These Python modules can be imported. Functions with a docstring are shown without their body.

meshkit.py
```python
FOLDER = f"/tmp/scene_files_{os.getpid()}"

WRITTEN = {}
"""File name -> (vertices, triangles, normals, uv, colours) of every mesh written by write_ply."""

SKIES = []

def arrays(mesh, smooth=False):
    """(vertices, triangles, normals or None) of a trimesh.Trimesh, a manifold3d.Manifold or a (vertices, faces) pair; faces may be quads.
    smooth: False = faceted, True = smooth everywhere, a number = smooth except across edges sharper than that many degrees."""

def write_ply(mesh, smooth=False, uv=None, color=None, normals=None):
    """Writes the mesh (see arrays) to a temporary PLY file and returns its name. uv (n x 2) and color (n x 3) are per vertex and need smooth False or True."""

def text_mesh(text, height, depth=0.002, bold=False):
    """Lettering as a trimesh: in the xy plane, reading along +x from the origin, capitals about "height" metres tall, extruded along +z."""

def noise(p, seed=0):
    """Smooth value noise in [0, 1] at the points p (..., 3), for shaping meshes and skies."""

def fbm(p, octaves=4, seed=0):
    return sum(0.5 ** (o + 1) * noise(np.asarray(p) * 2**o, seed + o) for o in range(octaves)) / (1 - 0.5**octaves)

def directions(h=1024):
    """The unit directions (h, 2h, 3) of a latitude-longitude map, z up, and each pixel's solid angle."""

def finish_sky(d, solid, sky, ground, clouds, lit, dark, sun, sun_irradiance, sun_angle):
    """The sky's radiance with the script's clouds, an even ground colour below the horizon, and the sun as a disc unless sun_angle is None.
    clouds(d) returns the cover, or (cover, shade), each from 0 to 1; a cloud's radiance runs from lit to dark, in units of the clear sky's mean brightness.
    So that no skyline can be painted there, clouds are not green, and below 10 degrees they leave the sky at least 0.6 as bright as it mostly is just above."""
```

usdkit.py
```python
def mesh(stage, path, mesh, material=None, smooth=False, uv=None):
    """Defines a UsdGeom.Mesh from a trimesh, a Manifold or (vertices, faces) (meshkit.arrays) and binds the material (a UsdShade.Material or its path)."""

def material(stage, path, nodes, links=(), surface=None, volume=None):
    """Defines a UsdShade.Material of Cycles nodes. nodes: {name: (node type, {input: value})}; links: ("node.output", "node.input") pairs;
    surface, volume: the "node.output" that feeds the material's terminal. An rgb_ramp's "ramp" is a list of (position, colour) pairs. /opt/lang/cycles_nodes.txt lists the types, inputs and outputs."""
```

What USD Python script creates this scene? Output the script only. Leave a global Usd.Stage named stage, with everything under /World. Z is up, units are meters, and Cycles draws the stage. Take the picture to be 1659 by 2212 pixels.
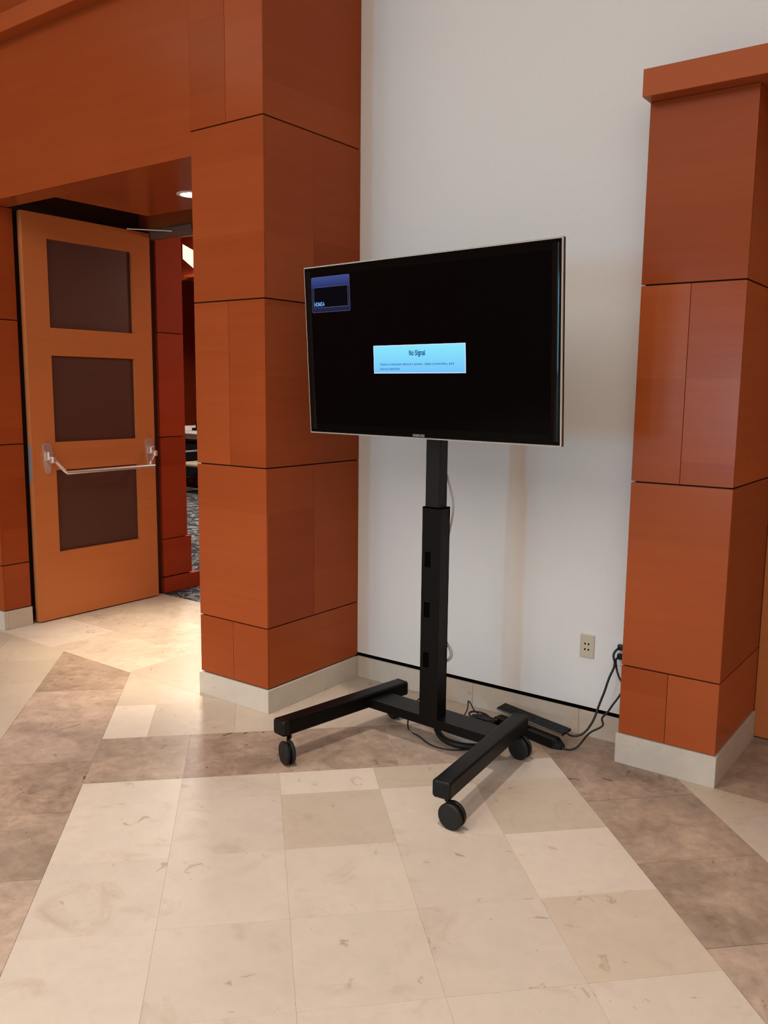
import math, random
import numpy as np
import trimesh
import meshkit
import usdkit
from pxr import Usd, UsdGeom, UsdLux, UsdShade, Gf, Sdf, Vt
from shapely.geometry import Point, Polygon, box as sbox
from shapely.ops import unary_union

stage = Usd.Stage.CreateInMemory()
UsdGeom.SetStageUpAxis(stage, 'Z')
UsdGeom.SetStageMetersPerUnit(stage, 1.0)
UsdGeom.Xform.Define(stage, '/World')
UsdGeom.Scope.Define(stage, '/World/Looks')
random.seed(7)
RNG = np.random.default_rng(7)

# ------------------------------------------------------------------ camera
F_PX, YAW, PITCH, ROLL = 1849.6347, 36.2637, -8.1775, 0.6041
CAM = (-0.9245, -3.4287, 1.5)
cam = UsdGeom.Camera.Define(stage, '/World/camera')
cam.CreateHorizontalApertureAttr(36.0)
cam.CreateVerticalApertureAttr(36.0 * 2212 / 1659)
cam.CreateFocalLengthAttr(36.0 * F_PX / 1659)
cam.CreateExposureAttr(-0.32)
cam.CreateClippingRangeAttr(Gf.Vec2f(0.02, 200))
_y, _p, _r = (math.radians(a) for a in (YAW, PITCH, ROLL))
_fw = np.array([-math.sin(_y) * math.cos(_p), math.cos(_y) * math.cos(_p), math.sin(_p)])
_rt = np.array([math.cos(_y), math.sin(_y), 0.0])
_up = np.cross(_rt, _fw)
_r2 = _rt * math.cos(_r) + _up * math.sin(_r)
_u2 = -_rt * math.sin(_r) + _up * math.cos(_r)
cam.AddTransformOp().Set(Gf.Matrix4d(*_r2, 0, *_u2, 0, *(-_fw), 0, *CAM, 1))

# ------------------------------------------------------------------ lights
WARM = (1.0, 0.91, 0.81)
COOL = (0.74, 0.88, 1.0)
HALL_Z = 5.2


def lamp(path, pos, radius, power, color, cone=None, soft=0.3):
    """A round lamp; with a cone angle it is a downlight that throws its light within that angle of the vertical."""
    l = UsdLux.SphereLight.Define(stage, path) if cone else UsdLux.DiskLight.Define(stage, path)
    l.CreateRadiusAttr(radius)
    l.CreateIntensityAttr(power)
    l.CreateColorAttr(Gf.Vec3f(*color))
    if cone:
        s = UsdLux.ShapingAPI.Apply(l.GetPrim())
        s.CreateShapingConeAngleAttr(cone)
        s.CreateShapingConeSoftnessAttr(soft)
    l.AddTranslateOp().Set(Gf.Vec3d(*pos))
    return l


# the hall's round downlights
for i, (x, y, w, c) in enumerate([(-2.85, -1.85, 2.7, 25), (-5.2, -2.8, .5, 36), (-3.7, -3.8, .95, 42), (-5.4, -5.0, .8, 42), (-1.5, -3.4, .3, 38)]):
    lamp(f'/World/hall_lamp_{i + 1:03d}', (x, y, HALL_Z - .25), 0.13, 215.0 * w, WARM, c, .45)
# the luminous ceiling further back in the hall
lum = UsdLux.RectLight.Define(stage, '/World/luminous_ceiling')
lum.CreateWidthAttr(12.0)
lum.CreateHeightAttr(11.0)
lum.CreateIntensityAttr(2.45)
lum.CreateColorAttr(Gf.Vec3f(1.0, .945, .885))
lum.AddTranslateOp().Set(Gf.Vec3d(-3.0, -9.8, HALL_Z - .03))


def window_light(path, x0, x1, z0, z1, y, strength, color):
    w = UsdLux.RectLight.Define(stage, path)
    w.CreateWidthAttr(x1 - x0)
    w.CreateHeightAttr(z1 - z0)
    w.CreateIntensityAttr(strength)
    w.CreateColorAttr(Gf.Vec3f(*color))
    w.AddTranslateOp().Set(Gf.Vec3d((x0 + x1) / 2, y, (z0 + z1) / 2))
    w.AddRotateXYZOp().Set(Gf.Vec3f(-90, 0, 180))


# blue evening daylight: a narrow glazed exit and a broad window in the far end wall behind the camera
window_light('/World/daylight_exit', -5.6, -5.1, .15, 2.2, -16.85, 105.0, (.16, .66, 1.0))
window_light('/World/daylight_window', -8.0, -6.3, .15, 4.0, -16.85, 9.0, (.55, .82, 1.0))
# far room lamp
lamp('/World/meeting_room_lamp', (-8.5, 3.4, 3.05), 0.25, 300.0, WARM)
lamp('/World/meeting_room_lamp_001', (-6.5, 1.6, 3.05), 0.2, 120.0, WARM)


ml = UsdLux.SphereLight.Define(stage, '/World/meeting_room_lamp_002')
ml.CreateRadiusAttr(.12)
ml.CreateIntensityAttr(65.0)
ml.CreateColorAttr(Gf.Vec3f(1, .86, .72))
ml.AddTranslateOp().Set(Gf.Vec3d(-4.45, 2.1, 2.35))

# ------------------------------------------------------------------ materials
def srgb(r, g, b):
    f = lambda c: c / 12.92 if c <= .04045 else ((c + .055) / 1.055) ** 2.4
    return tuple(f(c / 255) for c in (r, g, b))


MATS = {}


def plain(name, color, rough=.5, spec=.5, metal=0.0, coat=0.0, **kw):
    MATS[name] = usdkit.material(stage, f'/World/Looks/{name}', {
        'p': ('principled_bsdf', {'base_color': color, 'roughness': rough, 'specular_ior_level': spec, 'metallic': metal, 'coat_weight': coat, **kw})}, [], surface='p.BSDF')
    return MATS[name]


def glow(name, color, strength):
    MATS[name] = usdkit.material(stage, f'/World/Looks/{name}', {'e': ('emission', {'color': color, 'strength': strength * 1.25})}, [], surface='e.emission')
    return MATS[name]


def wood(name, color, rough=.20, strip=.31, vary=.16, streak='z'):
    """Flat-sliced veneer with fine horizontal grain; leaves of the veneer change tone a little every strip metres."""
    d = np.array(color)
    along = (0.7, 0.7, 26.0)
    fine = (4.0, 4.0, 260.0)
    nodes = {
        'g': ('geometry', {}), 'o': ('object_info', {}),
        'rv': ('math', {'math_type': 'multiply', 'value2': 37.0}),
        'add': ('mix', {'mix_type': 'add', 'fac': 1.0, 'use_clamp': False}),
        'cx': ('combine_xyz', {}),
        'm1': ('mapping', {'scale': along}), 'm2': ('mapping', {'scale': fine}),
        'n1': ('noise_texture', {'scale': 1.0, 'detail': 3.0, 'roughness': .6, 'distortion': .6}),
        'n2': ('noise_texture', {'scale': 1.0, 'detail': 2.0}),
        'n3': ('noise_texture', {'scale': 2.2, 'detail': 2.0}),
        'sx': ('separate_xyz', {}),
        'dv': ('math', {'math_type': 'divide', 'value2': strip}),
        'fl': ('math', {'math_type': 'floor'}),
        'w': ('white_noise_texture', {'dimensions': '2D'}),
        'cw': ('combine_xyz', {'z': 0.0}),
        's1': ('math', {'math_type': 'multiply', 'value2': .55}),
        's2': ('math', {'math_type': 'multiply_add', 'value2': .25}),
        's3': ('math', {'math_type': 'multiply_add', 'value2': .30}),
        's4': ('math', {'math_type': 'multiply_add', 'value2': .45}),
        's5': ('math', {'math_type': 'multiply_add', 'value2': .55}),
        'ramp': ('rgb_ramp', {'ramp': [(0.25, tuple(d * (1 - vary) * np.array((1, .93, .86)))), (.5, tuple(d)), (.75, tuple(d * (1 + vary) * np.array((1, 1.06, 1.12))))]}),
        'half': ('math', {'math_type': 'multiply', 'value2': .476}),
        'bump': ('bump', {'strength': .04, 'distance': .002}),
        'p': ('principled_bsdf', {'roughness': rough, 'specular_ior_level': .085}),
    }
    links = [('g.position', 'add.color1'), ('o.random', 'rv.value1'), ('rv.value', 'cx.x'), ('rv.value', 'cx.z'), ('cx.vector', 'add.color2'),
             ('add.color', 'm1.vector'), ('add.color', 'm2.vector'), ('m1.vector', 'n1.vector'), ('m2.vector', 'n2.vector'), ('add.color', 'n3.vector'),
             ('g.position', 'sx.vector'), ('sx.z', 'dv.value1'), ('dv.value', 'fl.value1'), ('fl.value', 'cw.x'), ('o.random', 'cw.y'), ('cw.vector', 'w.vector'),
             ('n1.fac', 's1.value1'), ('n2.fac', 's2.value1'), ('s1.value', 's2.value3'), ('n3.fac', 's3.value1'), ('s2.value', 's3.value3'),
             ('w.value', 's4.value1'), ('s3.value', 's4.value3'), ('o.random', 's5.value1'), ('s4.value', 's5.value3'),
             ('s5.value', 'half.value1'), ('half.value', 'ramp.fac'), ('ramp.color', 'p.base_color'), ('n2.fac', 'bump.height'), ('bump.normal', 'p.normal')]
    MATS[name] = usdkit.material(stage, f'/World/Looks/{name}', nodes, links, surface='p.BSDF')
    return MATS[name]


def stone(name, base, dark, blotch=.35, spots=.5, rough=.38, cloud=1.6, mottle=.05):
    """Honed limestone: soft clouds, sparse rusty pits and veins, another cut of the stone for each tile."""
    b, k = np.array(base), np.array(dark)
    nodes = {
        'g': ('geometry', {}), 'o': ('object_info', {}),
        'rv': ('math', {'math_type': 'multiply', 'value2': 91.0}),
        'cx': ('combine_xyz', {}),
        'add': ('mix', {'mix_type': 'add', 'fac': 1.0, 'use_clamp': False}),
        'cl': ('noise_texture', {'scale': cloud, 'detail': 5.0, 'roughness': .55, 'distortion': .5}),
        'fine': ('noise_texture', {'scale': 26.0, 'detail': 4.0, 'roughness': .65}),
        'pit': ('noise_texture', {'scale': 12.0, 'detail': 3.0, 'roughness': .55, 'distortion': 1.2}),
        'vein': ('noise_texture', {'scale': 4.5, 'detail': 6.0, 'roughness': .7, 'distortion': 1.0}),
        'clr': ('map_range', {'from_min': .38, 'from_max': .68, 'to_min': 0.0, 'to_max': blotch, 'clamp': True}),
        'pr': ('map_range', {'from_min': .665, 'from_max': .72, 'to_min': 0.0, 'to_max': spots, 'clamp': True}),
        'vr': ('map_range', {'from_min': .56, 'from_max': .74, 'to_min': 0.0, 'to_max': spots * .7, 'clamp': True}),
        'fr': ('map_range', {'from_min': .32, 'from_max': .68, 'to_min': 1 - mottle * 1.3, 'to_max': 1 + mottle, 'clamp': True}),
        'mid': ('noise_texture', {'scale': 7.0, 'detail': 5.0, 'roughness': .62, 'distortion': .8}),
        'ms': ('math', {'math_type': 'multiply_add', 'value2': .6}), 'mh': ('math', {'math_type': 'multiply', 'value2': .4}),
        'tr': ('map_range', {'from_min': 0.0, 'from_max': 1.0, 'to_min': .92, 'to_max': 1.07, 'clamp': True}),
        'cf': ('combine_xyz', {}), 'ct': ('combine_xyz', {}),
        'x1': ('mix', {'mix_type': 'mix', 'color1': tuple(b), 'color2': tuple(b * .4 + k * .6)}),
        'x2': ('mix', {'mix_type': 'mix', 'color2': tuple(k * np.array((.78, .66, .52)))}),
        'x3': ('mix', {'mix_type': 'mix', 'color2': tuple(k * np.array((.86, .76, .66)))}),
        'x4': ('mix', {'mix_type': 'multiply', 'fac': 1.0}),
        'x5': ('mix', {'mix_type': 'multiply', 'fac': 1.0}),
        'bump': ('bump', {'strength': .05, 'distance': .002}),
        'rr': ('map_range', {'from_min': .3, 'from_max': .7, 'to_min': rough - .05, 'to_max': rough + .08, 'clamp': True}),
        'p': ('principled_bsdf', {'specular_ior_level': .13}),
    }
    links = [('o.random', 'rv.value1'), ('rv.value', 'cx.x'), ('rv.value', 'cx.y'), ('g.position', 'add.color1'), ('cx.vector', 'add.color2')]
    links += [('add.color', f'{n}.vector') for n in ('cl', 'fine', 'mid', 'pit', 'vein')]
    links += [('cl.fac', 'clr.value'), ('pit.fac', 'pr.value'), ('vein.fac', 'vr.value'), ('fine.fac', 'mh.value1'), ('mid.fac', 'ms.value1'), ('mh.value', 'ms.value3'), ('ms.value', 'fr.value'), ('o.random', 'tr.value'),
              ('clr.result', 'x1.fac'), ('x1.color', 'x2.color1'), ('pr.result', 'x2.fac'), ('x2.color', 'x3.color1'), ('vr.result', 'x3.fac'),
              ('fr.result', 'cf.x'), ('fr.result', 'cf.y'), ('fr.result', 'cf.z'), ('tr.result', 'ct.x'), ('tr.result', 'ct.y'), ('tr.result', 'ct.z'),
              ('x3.color', 'x4.color1'), ('cf.vector', 'x4.color2'), ('x4.color', 'x5.color1'), ('ct.vector', 'x5.color2'), ('x5.color', 'p.base_color'),
              ('fine.fac', 'bump.height'), ('bump.normal', 'p.normal'), ('fine.fac', 'rr.value'), ('rr.result', 'p.roughness')]
    MATS[name] = usdkit.material(stage, f'/World/Looks/{name}', nodes, links, surface='p.BSDF')
    return MATS[name]


WOOD = (.325, .066, .0170)
wood('wood_veneer', WOOD)
wood('wood_veneer_light', tuple(np.array(WOOD) * np.array((1.12, 1.2, 1.3))))
wood('wood_door', (.56, .19, .064), vary=.08, strip=5.0)
wood('wood_red', (.34, .048, .015), rough=.55)
wood('wood_soffit', (.30, .065, .018), strip=4.0)
plain('joint_dark', (.02, .008, .004), .8)
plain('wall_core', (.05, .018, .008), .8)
LIGHT, DARK = np.array((.60, .515, .435)), np.array((.405, .31, .245))
stone('stone_light', LIGHT, DARK, .22, .55)
stone('stone_pale', LIGHT * 1.1, DARK * 1.1, .12, .35)
stone('stone_tan', LIGHT * np.array((.91, .88, .83)), DARK, .25, .5)
stone('stone_brown', DARK * np.array((1.08, 1.04, 1.0)), DARK * .55, .75, .6, cloud=3.4, mottle=.26)
stone('stone_brown_deep', DARK * np.array((1.0, .93, .9)), DARK * .42, .8, .95, cloud=4.2, mottle=.32)
stone('stone_brown_pale', DARK * np.array((1.2, 1.17, 1.17)), DARK * .62, .65, .55, cloud=2.8, mottle=.24)
stone('stone_doorway', LIGHT * np.array((.96, .93, .88)), DARK * .9, .5, .7, cloud=2.6, mottle=.14)
stone('stone_base', (.60, .535, .455), (.42, .33, .26), .35, .35)
plain('grout', (.60, .52, .44), .8)


def wallcover():
    nodes = {'g': ('geometry', {}), 'm': ('mapping', {'scale': (60., 60., 420.)}), 'm2': ('mapping', {'scale': (420., 420., 60.)}),
             'n': ('noise_texture', {'scale': 1.0, 'detail': 2.0}), 'n2': ('noise_texture', {'scale': 1.0, 'detail': 2.0}),
             'ad': ('math', {'math_type': 'add'}),
             'r': ('rgb_ramp', {'ramp': [(.3, (.725, .715, .70)), (.7, (.765, .755, .74))]}), 'h': ('math', {'math_type': 'multiply', 'value2': .5}),
             'b': ('bump', {'strength': .06, 'distance': .001}), 'p': ('principled_bsdf', {'roughness': .85, 'specular_ior_level': .15})}
    links = [('g.position', 'm.vector'), ('g.position', 'm2.vector'), ('m.vector', 'n.vector'), ('m2.vector', 'n2.vector'), ('n.fac', 'ad.value1'), ('n2.fac', 'ad.value2'),
             ('ad.value', 'h.value1'), ('h.value', 'r.fac'), ('r.color', 'p.base_color'), ('h.value', 'b.height'), ('b.normal', 'p.normal')]
    MATS['wallcover'] = usdkit.material(stage, '/World/Looks/wallcover', nodes, links, surface='p.BSDF')


wallcover()


def carpet():
    nodes = {'g': ('geometry', {}), 'n': ('noise_texture', {'scale': 3.2, 'detail': 1.0, 'distortion': 2.5}), 'f': ('noise_texture', {'scale': 150.0, 'detail': 2.0}),
             'w': ('noise_texture', {'scale': 4.5, 'detail': 1.0, 'distortion': 3.0}),
             'r': ('rgb_ramp', {'ramp': [(.0, (.05, .052, .06)), (.5, (.06, .062, .07)), (.57, (.42, .42, .43)), (.64, (.10, .10, .11)), (1., (.06, .06, .065))]}),
             'x': ('mix', {'mix_type': 'multiply', 'fac': .5}), 'p': ('principled_bsdf', {'roughness': .95, 'specular_ior_level': .1})}
    links = [('g.position', 'n.vector'), ('g.position', 'f.vector'), ('g.position', 'w.vector'), ('w.fac', 'r.fac'), ('r.color', 'x.color1'), ('f.color', 'x.color2'), ('x.color', 'p.base_color')]
    MATS['carpet'] = usdkit.material(stage, '/World/Looks/carpet', nodes, links, surface='p.BSDF')


carpet()
plain('hall_plaster', (.82, .79, .74), .8, .2)
plain('hall_panelling', (.35, .12, .045), .6, .3)
plain('black_powder', (.0032, .0028, .0027), .36, .13)
plain('black_plastic', (.0045, .0045, .0045), .40, .26)
plain('black_rubber', (.009, .0085, .008), .5, .35)
plain('black_gloss', (.003, .003, .003), .06, .14)
plain('screen_glass', (.0012, .0011, .0013), .09, .05)
plain('slot_black', (.0015, .0015, .0015), .8, .02)
plain('clear_edge', (.42, .39, .36), .15, .5)
plain('logo_silver', (.30, .30, .30), .4, .5)
plain('cable_black', (.008, .008, .008), .45)
plain('cable_grey', (.42, .40, .38), .5)
plain('hose_grey', (.16, .16, .155), .35)
plain('beige_plastic', (.55, .48, .37), .45)
plain('white_plastic', (.74, .74, .76), .4)
plain('steel', (.78, .76, .73), .28, .6, .8)
plain('satin_steel', (.42, .42, .44), .4, .5, 1.0)
plain('frosted_glass', (.095, .040, .028), .42, .22)
plain('lamp_reflector', (.8, .8, .8), .25, .5, .6)
plain('black_cloth', (.010, .010, .011), .9, .1)
plain('white_box', (.82, .78, .74), .6)
plain('seat_cloth', (.48, .38, .28), .8)
plain('header_grey', (.17, .095, .065), .6, .2)
plain('latch_grey', (.26, .22, .23), .5)
plain('bezel_black', (.002, .002, .002), .1, .06)
glow('lens_glow', (1.0, .93, .82), 14.0)
glow('shade_glow', (1.0, .72, .50), 1.7)
glow('led_white', (1, 1, 1), 1.2)
glow('text_blue', srgb(14, 62, 130), 1.0)
glow('banner_edge', srgb(200, 225, 255), 1.0)
glow('source_text', srgb(120, 175, 255), 1.0)
glow('source_line', srgb(96, 98, 130), 1.0)
glow('source_frame', srgb(34, 36, 66), 1.0)
glow('source_dark', srgb(12, 10, 14), 1.0)


def grad(name, z0, z1, low, high):
    """Screen colour running from low at height z0 to high at z1 (what the display itself shows)."""
    MATS[name] = usdkit.material(stage, f'/World/Looks/{name}', {
        'g': ('geometry', {}), 's': ('separate_xyz', {}), 'm': ('map_range', {'from_min': z0, 'from_max': z1, 'clamp': True}),
        'x': ('mix', {'color1': low, 'color2': high}), 'e': ('emission', {'strength': 1.25})},
        [('g.position', 's.vector'), ('s.z', 'm.value'), ('m.result', 'x.fac'), ('x.color', 'e.color')], surface='e.emission')


grad('banner_fill', 1.565, 1.668, srgb(118, 196, 250), srgb(138, 232, 252))
grad('source_fill', 1.91, 1.955, srgb(42, 48, 98), srgb(62, 78, 140))

# ------------------------------------------------------------------ helpers
USED, ORIGIN = {}, {}


def numbered(parent, name):
    k = (parent, name)
    n = USED.get(k, -1) + 1
    USED[k] = n
    return name if n == 0 else f'{name}_{n:03d}'


def tag(prim, label=None, category=None, group=None, kind=None):
    for k, v in (('label', label), ('category', category), ('group', group), ('kind', kind)):
        if v:
            prim.SetCustomDataByKey(k, v)


def thing(name, label=None, category=None, at=(0, 0, 0), group=None, kind=None):
    path = f'/World/{numbered("/World", name)}'
    x = UsdGeom.Xform.Define(stage, path)
    x.AddTranslateOp().Set(Gf.Vec3d(*map(float, at)))
    ORIGIN[path] = np.array(at, float)
    tag(x.GetPrim(), label, category, group, kind)
    return path


def obj(name, mesh, mat, parent='/World', smooth=False, label=None, category=None, group=None, kind=None):
    """One Mesh prim from world-space geometry, placed relative to its thing."""
    o = ORIGIN.get(parent, np.zeros(3))
    path = f'{parent}/{numbered(parent, name)}'
    v, f, n = meshkit.arrays(mesh, smooth)
    m = trimesh.Trimesh(v - o, f, process=False)
    usdkit.mesh(stage, path, m if smooth else (v - o, f), MATS[mat], smooth=smooth)
    ORIGIN[path] = o
    tag(stage.GetPrimAtPath(path), label, category, group, kind)
    return path


def bx(x0, x1, y0, y1, z0, z1, bev=0.0):
    x0, x1 = sorted((x0, x1)); y0, y1 = sorted((y0, y1)); z0, z1 = sorted((z0, z1))
    if bev <= 0:
        m = trimesh.creation.box((x1 - x0, y1 - y0, z1 - z0))
        m.apply_translation(((x0 + x1) / 2, (y0 + y1) / 2, (z0 + z1) / 2))
        return m
    b = min(bev, (x1 - x0) * .45, (y1 - y0) * .45, (z1 - z0) * .45)
    pts = []
    for i, (X, sx) in enumerate(((x0, 1), (x1, -1))):
        for Y, sy in ((y0, 1), (y1, -1)):
            for Z, sz in ((z0, 1), (z1, -1)):
                pts += [(X + sx * b, Y + sy * b, Z), (X + sx * b, Y, Z + sz * b), (X, Y + sy * b, Z + sz * b)]
    return trimesh.Trimesh(np.array(pts)).convex_hull


def cat(*ms):
    return trimesh.util.concatenate(list(ms))


def tube(points, r, sides=10, closed_ends=True, samples=0):
    """A round tube along the points (a smooth spline through them when samples > 0)."""
    p = np.asarray(points, float)
    if samples:
        from scipy.interpolate import CubicSpline
        t = np.r_[0, np.cumsum(np.linalg.norm(np.diff(p, axis=0), axis=1))]
        p = CubicSpline(t, p)(np.linspace(0, t[-1], samples))
    tg = np.gradient(p, axis=0)
    tg /= np.linalg.norm(tg, axis=1, keepdims=True)
    ref = np.array([0, 0, 1.0]) if abs(tg[0][2]) < .9 else np.array([1.0, 0, 0])
    a = np.cross(tg[0], ref); a /= np.linalg.norm(a)
    rings = []
    ang = np.arange(sides) * 2 * np.pi / sides
    for i in range(len(p)):
        a = a - tg[i] * (a @ tg[i]); a /= np.linalg.norm(a)
        b = np.cross(tg[i], a)
        rings.append(p[i] + r * (np.cos(ang)[:, None] * a + np.sin(ang)[:, None] * b))
    v = np.vstack(rings)
    f = []
    for i in range(len(p) - 1):
        for j in range(sides):
            k = (j + 1) % sides
            f += [(i * sides + j, i * sides + k, (i + 1) * sides + k), (i * sides + j, (i + 1) * sides + k, (i + 1) * sides + j)]
    n = len(v)
    v = np.vstack([v, p[:1], p[-1:]])
    L = (len(p) - 1) * sides
    for j in range(sides):
        k = (j + 1) % sides
        f += [(n, k, j), (n + 1, L + j, L + k)]
    m = trimesh.Trimesh(v, np.array(f), process=False)
    m.fix_normals()
    return m


def lathe(profile, at, axis=(0, 0, 1), sides=40):
    """profile (r, h) turned about the axis through at."""
    m = trimesh.creation.revolve(np.array(profile, float), sections=sides)
    m.apply_transform(trimesh.geometry.align_vectors((0, 0, 1), np.array(axis, float) / np.linalg.norm(axis)))
    m.apply_translation(at)
    return m


def rotx(mesh, ang, at):
    m = mesh.copy()
    m.apply_transform(trimesh.transformations.rotation_matrix(ang, (1, 0, 0)))
    m.apply_translation(at)
    return m


def rect(x0, x1, y0, y1):
    return sbox(x0, y0, x1, y1)


def prism(poly, z0, z1):
    m = trimesh.creation.extrude_polygon(poly, z1 - z0, engine='earcut')
    m.apply_translation((0, 0, z0))
    return m


# ------------------------------------------------------------------ key dimensions (metres)
LX0, LX1, LD = -4.0546, -3.6027, 0.671          # left column: faces x, depth in front of the white wall (y = 0)
LZ = [2.6425, 1.8858, 1.1419, 0.4022]           # its horizontal joints
RX0, RX1, RD = -2.1156, -1.7346, 0.1758         # right column
RZ = [1.897, 1.1526, 0.4102]
JAMB_X = -5.84                                   # left side of the doorway
SOFFIT = 2.537
DOOR_Y = 0.50
TOP = 5.2

# ------------------------------------------------------------------ floor
floor = thing('floor', kind='structure')
S2 = math.sqrt(2)
pq = lambda a, b: ((a + b) / S2, (a - b) / S2)    # rotated stone grid -> world


def cell(p0, p1, q0, q1):
    return Polygon([pq(p0, q0), pq(p1, q0), pq(p1, q1), pq(p0, q1)])


Pcols = [-3.733, -3.361, -2.990, -2.619, -2.247, -1.875]
SPAN = 2.283
hall = unary_union([rect(-7.0, 0.9, -4.6, -0.7), rect(LX0 + .1, 0.9, -0.7001, 0.0)]).difference(rect(RX1, 1.0, -.18, .1))
tiles = []


def lay(poly, region, mat):
    c = poly.intersection(region)
    for g in getattr(c, 'geoms', [c]):
        if g.geom_type == 'Polygon' and g.area > 4e-4:
            tiles.append((g, mat))


def fieldtone(i, j, n):
    return ['stone_light', 'stone_light', 'stone_tan', 'stone_light', 'stone_pale'][(i * 7 + j * 3 + n) % 5]


BROWNS = ['stone_brown', 'stone_brown_pale', 'stone_brown', 'stone_brown_deep', 'stone_brown_pale']
pband = [(-4.158 + SPAN * k, -3.733 + SPAN * k) for k in range(-1, 3)]
qband = [(-1.868 + SPAN * k, -1.443 + SPAN * k) for k in range(-1, 3)]
view = Polygon([(-6.9, -.2), (-6.9, -2.6), (-3.4, -4.0), (0.6, -4.0), (0.6, .6), (-6.9, .6)])     # the part laid stone by stone
special = {}
# u bands: run along q at fixed p, unbroken
for bi, (a, b) in enumerate(pband):
    edges = np.arange(-9.28, 4, .4255) + {1: (-1.65 + 9.28) % .4255, 2: (-1.06 + 9.28) % .4255}.get(bi, 0)
    for j, (q0, q1) in enumerate(zip(edges[:-1], edges[1:])):
        m = BROWNS[(j * 2 + bi) % 5]
        if bi == 1:
            qm = (q0 + q1) / 2
            m = 'stone_brown_deep' if -1.6 < qm < -1.25 else 'stone_brown_pale' if -2.1 < qm < -1.65 else 'stone_brown' if -2.95 < qm < -2.5 else 'stone_brown_pale' if -2.5 < qm < -2.1 else m
        lay(cell(a, b, q0, q1), hall, m)
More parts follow.
